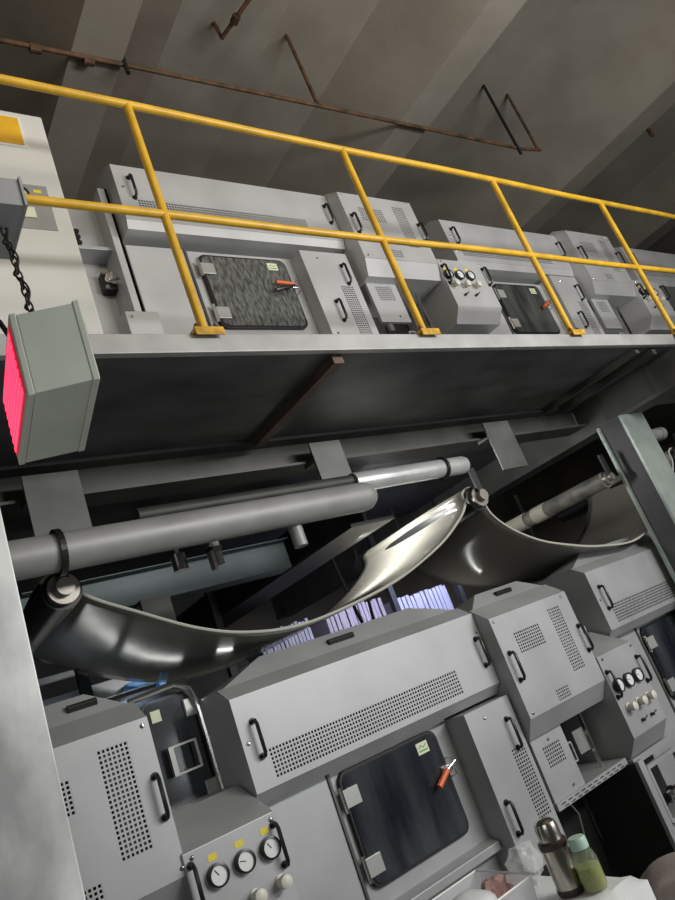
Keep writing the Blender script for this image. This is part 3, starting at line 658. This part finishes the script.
# ------------------------------------------------------------------ LEFT CABINET ON GALLERY
r = root('control_cabinet', 'tall pale control cabinet with a yellow notice, at the left edge on the gallery', 'cabinet', (.4, 2.4, 2.728))
MB().box(-.6, .965, 2.20, 2.60, 2.728, 4.06).build('body', 'cabinet', r, bevel=.008)
MB().box(.30, .90, 2.197, 2.2, 3.45, 3.67).build('patch_plate', 'cab_plate', r, bevel=.0)
s_ = MB().box(.45, .872, 2.196, 2.2, 3.865, 4.03).build('notice', 'white', r)
MB().box(.46, .860, 2.193, 2.196, 3.876, 4.02).build('notice_face', 'sign', s_)
MB().lathe([(.035, 0), (.035, -.012), (.028, -.012), (.028, -.004), (.0001, -.004)], (.79, 2.197, 3.615), 'y', 24).build('port_ring', 'black', r, smooth=True)
MB().lathe([(.028, -.006), (.0001, -.010)], (.79, 2.197, 3.615), 'y', 20).build('port_face', 'white', r)
MB().box(.845, .875, 2.195, 2.197, 3.63, 3.645).build('tag', 'yellow_label', r)
MB().box(.775, .83, 2.19, 2.197, 3.50, 3.55).build('small_plate', 'sticker', r)

# ------------------------------------------------------------------ HANGING DISPLAY
h = root('led_display', 'hanging pale display box with red light rows on its left face', 'display', (.43, 1.33, 2.171))
P1, P2, P3, P4 = Vector((.351, 1.2, 0)), Vector((.471, 1.148, 0)), Vector((.520, 1.465, 0)), Vector((.388, 1.509, 0))
def lerp(u, v): return P1*(1-u)*(1-v)+P2*u*(1-v)+P3*u*v+P4*(1-u)*v
def slab(u0, u1, v0, v1, z0, z1, g=0):
    q = [lerp(u0, v0), lerp(u1, v0), lerp(u1, v1), lerp(u0, v1)]
    return [(p.x, p.y, z0) for p in q]+[(p.x, p.y, z1) for p in q]
MB().hexa(slab(.10, .90, 0, 1, 2.171, 2.345)).build('housing', 'ledbox', h, bevel=.002)
MB().hexa(slab(.90, 1.0, -.004, 1.004, 2.169, 2.349)).build('right_bezel', 'ledbox', h, bevel=.002)
f = MB().hexa(slab(.0, .095, -.004, 1.004, 2.169, 2.349)).build('left_bezel', 'ledbox', h, bevel=.002)
MB().hexa(slab(-.02, .0, .05, .95, 2.185, 2.335)).build('lit_face', 'ledface', h)
mb = MB()
for k in range(7): mb.hexa(slab(-.035, -.02, .08, .93, 2.192+.020*k, 2.203+.020*k))
mb.build('led_rows', 'led', h)
mb = MB(); mb.hexa(slab(1.0, 1.015, .02, .98, 2.18, 2.30)); mb.build('torn_film', 'film', h)
r = root('cable_tray', 'grey sheet-metal tray corner at the left edge, from which the chain hangs', 'tray', (.2, 1.3, 2.69))
MB().prism([(1.28, 2.70), (1.28, 2.775), (1.288, 2.775), (1.288, 2.708), (1.46, 2.708), (1.46, 2.775), (1.468, 2.775), (1.468, 2.70)], -.9, .465, 'x').build('trough', 'steel', r)
MB().box(.465, .471, 1.275, 1.472, 2.698, 2.78).build('end_plate', 'steel', r)
# chain: twisted links and wire
r = root('chain', 'rusty twisted chain and wire holding the display box', 'chain', (.43, 1.25, 2.35))
p0 = Vector((.432, 1.36, 2.70)); p1 = Vector((.44, 1.32, 2.36)); n = 15
for i in range(n):
    c = p0.lerp(p1, (i+.5)/n); L = .5*(p1-p0).length/n*1.35
    ang = i*PI/2+.3*random.random(); mb = MB(); pts = []
    for k in range(13):
        a = 2*PI*k/12; pts.append(c+Vector((math.cos(ang)*.0065*math.cos(a), math.sin(ang)*.0065*math.cos(a), L*math.sin(a))))
    mb.tube(pts, .0023, 6, cap=False).build('link', 'chain', r, smooth=True)
MB().tube([p0.lerp(p1, t)+Vector((.010*math.cos(22*t), .010*math.sin(22*t), 0)) for t in [k/60 for k in range(61)]], .0025, 6).build('tie_wire', 'chain', r, smooth=True)
MB().tube([(.445, 1.30, 2.42), (.455, 1.30, 2.40), (.465, 1.30, 2.365)], .003, 6).build('loose_wire', 'chain', r)
MB().lathe([(.012, 0), (.012, .006), (.006, .008), (.006, .018), (.0001, .018)], (.44, 1.30, 2.345), 'z', 10).build('eye_bolt', 'chain', r)
tag(MB().tube([(.40, 1.34, 2.345), (.385, 1.33, 2.375), (.36, 1.30, 2.40), (.30, 1.28, 2.40), (.1, 1.28, 2.42)], .006, 8).build('power_cable', 'cable', smooth=True), 'black cable entering the top of the hanging display box', 'cable')

# ------------------------------------------------------------------ TABLE AND THINGS ON IT
TZ = .83
TXR = .84
r = root('work_table', 'table with a crumpled white cover at the bottom right', 'table', (1.15, 1.58, 0))
mb = MB(); nx, ny = 26, 18
b = mb.b; V = {}
def tx(u, v): return Vector((.75+.81*u+.01*v, 1.32+.04*u+.50*v, 0))
for i in range(nx+1):
    for j in range(ny+1):
        u, v = i/nx, j/ny; p = tx(u, v); z = TZ
        if i in (0, nx) or j in (0, ny): z -= .02
        V[i, j] = b.verts.new((p.x+.004*math.sin(j*2.1), p.y+.004*math.sin(i*1.7), z+.002*math.sin(i*1.1+j*.7)))
for i in range(nx):
    for j in range(ny): b.faces.new((V[i, j], V[i+1, j], V[i+1, j+1], V[i, j+1]))
edge = [(i, 0) for i in range(nx)]+[(nx, j) for j in range(ny)]+[(i, ny) for i in range(nx, 0, -1)]+[(0, j) for j in range(ny, 0, -1)]
low = []
cx_, cy_ = 1.15, 1.58
for k, e in enumerate(edge):
    c = V[e].co; dx, dy = c.x-cx_, c.y-cy_; s_ = 1+.02*math.sin(k*.9)+.02
    low.append(b.verts.new((cx_+dx*s_, cy_+dy*s_, TZ-.10-.025*math.sin(k*.55)-.01*math.sin(k*2.3))))
for k in range(len(edge)):
    k2 = (k+1) % len(edge); b.faces.new((V[edge[k]], V[edge[k2]], low[k2], low[k]))
mb.build('cover', 'table', r, smooth=True)
MB().box(.78, 1.53, 1.37, 1.80, TZ-.035, TZ-.012).build('tabletop', 'steel_dark', r)
for lx in (.80, 1.46):
    for ly in (1.39, 1.75): MB().box(lx, lx+.04, ly, ly+.04, 0, TZ-.035).build('leg', 'steel_dark', r)

FX, FY = 1.435, 1.495
t = root('thermos_flask', 'brushed steel vacuum flask with dark brown bands, standing on the white table', 'flask', (FX, FY, TZ+.003))
bz = TZ+.004
MB().lathe([(.0001, 0.0), (0.0344, 0.0), (0.03612, 0.00344), (0.03612, 0.01548), (.0001, 0.01548)], (FX, FY, bz), 'z', 32).build('base_band', 'brownpl', t, smooth=True)
MB().lathe([(.0001, 0.01548), (0.03483, 0.01548), (0.03483, 0.1075), (.0001, 0.1075)], (FX, FY, bz), 'z', 32).build('body', 'thermos', t, smooth=True)
MB().lathe([(.0001, 0.1075), (0.03612, 0.1075), (0.03784, 0.1118), (0.03784, 0.12212), (0.03354, 0.12642), (.0001, 0.12642)], (FX, FY, bz), 'z', 32).build('neck_band', 'brownpl', t, smooth=True)
MB().lathe([(.0001, 0.12642), (0.0301, 0.12642), (0.0301, 0.1548), (0.02666, 0.1677), (0.0172, 0.17544), (.0001, 0.17802)], (FX, FY, bz), 'z', 32).build('cup', 'thermos', t, smooth=True)
# dark printed marks running down the side
for k, (a0, a1, h0, h1) in enumerate(((232, 258, .095, .112), (240, 262, .083, .091), (236, 262, .066, .077), (238, 250, .058, .064), (236, 262, .044, .053), (240, 262, .034, .039))):
    mb = MB(); A = []; B = []
    for q in range(5):
        a = math.radians(a0+60+(a1-a0)*q/4); A.append(mb.b.verts.new((FX+.0352*math.cos(a), FY+.0352*math.sin(a), bz+h0*.86))); B.append(mb.b.verts.new((FX+.0352*math.cos(a), FY+.0352*math.sin(a), bz+h1*.86)))
    for q in range(4): mb.b.faces.new((A[q], A[q+1], B[q+1], B[q]))
    mb.build('printed_letter', 'brownpl', t)
BX, BY = 1.455, 1.43
t = root('tea_bottle', 'clear bottle of green tea with a mint cap, right of the steel flask', 'bottle', (BX, BY, TZ+.003))
MB().lathe([(.0001, 0), (.028, .0), (.031, .006), (.031, .065), (.028, .078), (.022, .092), (.020, .098)], (BX, BY, bz), 'z', 28).build('body', 'bottle', t, smooth=True)
MB().lathe([(.0001, .003), (.027, .003), (.0295, .008), (.0295, .055), (.0001, .055)], (BX, BY, bz), 'z', 28).build('tea', 'tea', t, smooth=True)
MB().lathe([(.0001, .095), (.0235, .095), (.0235, .116), (.020, .121), (.0001, .122)], (BX, BY, bz), 'z', 28).build('cap', 'mint', t, smooth=True)
mb = MB()
for k in range(9):
    a = random.random()*6.28; z = bz+.008+.005*k; mb.hexa([(BX+.0305*math.cos(a+d)*s, BY+.0305*math.sin(a+d)*s, z+e) for s in (.9, 1) for d, e in ((0, 0), (.4, .004), (.5, .012), (.1, .009))])
mb.build('leaves', 'leaf', t)
# tub and bag
t = root('plastic_tub', 'low clear plastic tub at the bottom edge, left of the flask', 'tub', (1.23, 1.67, TZ))
mb = MB()
a = [(1.08, 1.56), (1.37, 1.56), (1.39, 1.78), (1.10, 1.78)]
for i in range(4):
    p, q = a[i], a[(i+1) % 4]; d = Vector((q[1]-p[1], p[0]-q[0])).normalized()
    mb.hexa([(p[0], p[1], TZ+.004), (q[0], q[1], TZ+.004), (q[0]+d.x*.002, q[1]+d.y*.002, TZ+.004), (p[0]+d.x*.002, p[1]+d.y*.002, TZ+.004),
             (p[0]+d.x*.012, p[1]+d.y*.012, TZ+.07), (q[0]+d.x*.012, q[1]+d.y*.012, TZ+.07), (q[0]+d.x*.015, q[1]+d.y*.015, TZ+.07), (p[0]+d.x*.015, p[1]+d.y*.015, TZ+.07)])
mb.build('walls', 'tub', t)
mb = MB(); pr = [(p[0]+s*.012*(1 if p[0] > 1.2 else -1), p[1]+s*.012*(1 if p[1] > 1.65 else -1), TZ+.07) for p in a for s in (1,)]
mb.tube(pr+[pr[0]], .003, 6).build('rim', 'white', t, smooth=True)
def blob(name, m, c, rad, sq, seed, par=None, sub=3, amp=.3, smooth=True):
    rnd = random.Random(seed); b = bmesh.new(); bmesh.ops.create_icosphere(b, subdivisions=sub, radius=1)
    fr = [(Vector((rnd.uniform(-1, 1), rnd.uniform(-1, 1), rnd.uniform(-1, 1)))*rnd.uniform(2, 6), rnd.uniform(0, 6)) for _ in range(7)]
    for v in b.verts:
        d = 1+amp*sum(abs(math.sin(v.co.dot(f_)+p_))-.5 for f_, p_ in fr)/4
        v.co = Vector((v.co.x*rad*sq[0]*d, v.co.y*rad*sq[1]*d, v.co.z*rad*sq[2]*d))
    zmin = min(v.co.z for v in b.verts)
    for v in b.verts: v.co = Vector((v.co.x+c[0], v.co.y+c[1], v.co.z-zmin+c[2]))
    mm = MB(); mm.b = b
    return mm.build(name, m, par, smooth=smooth)
tag(blob('plastic_bag', 'bag', (1.45, 1.64, TZ+.004), .045, (.9, .8, 1.0), 3, amp=.6), 'crumpled clear plastic bag left of the steel flask', 'bag')
tag(blob('crumpled_wrapper', 'pinkstuff', (1.34, 1.66, TZ+.006), .03, (1.2, 1, .9), 5, amp=.9), 'pink crumpled wrapper in the clear tub', 'wrapper')
tag(blob('white_bowl_cover', 'table', (1.22, 1.64, TZ+.006), .07, (1.1, 1, .6), 6, amp=.15), 'rounded white bundle at the bottom edge in the clear tub', 'bundle')
tag(blob('cloth_bundle', 'sack', (2.06, 1.66, .30), .19, (1.2, 1.1, .85), 9, amp=.2, sub=4), 'dusty pinkish-brown rounded bundle behind the table at the bottom right corner', 'bundle')
tag(MB().box(1.84, 2.24, 1.44, 1.84, .26, .30).box(1.86, 1.90, 1.46, 1.50, 0, .26).box(2.18, 2.22, 1.46, 1.50, 0, .26).box(1.86, 1.90, 1.78, 1.82, 0, .26).box(2.18, 2.22, 1.78, 1.82, 0, .26).build('low_stool', 'steel_dark'), 'low dark stool under the dusty bundle', 'stool')
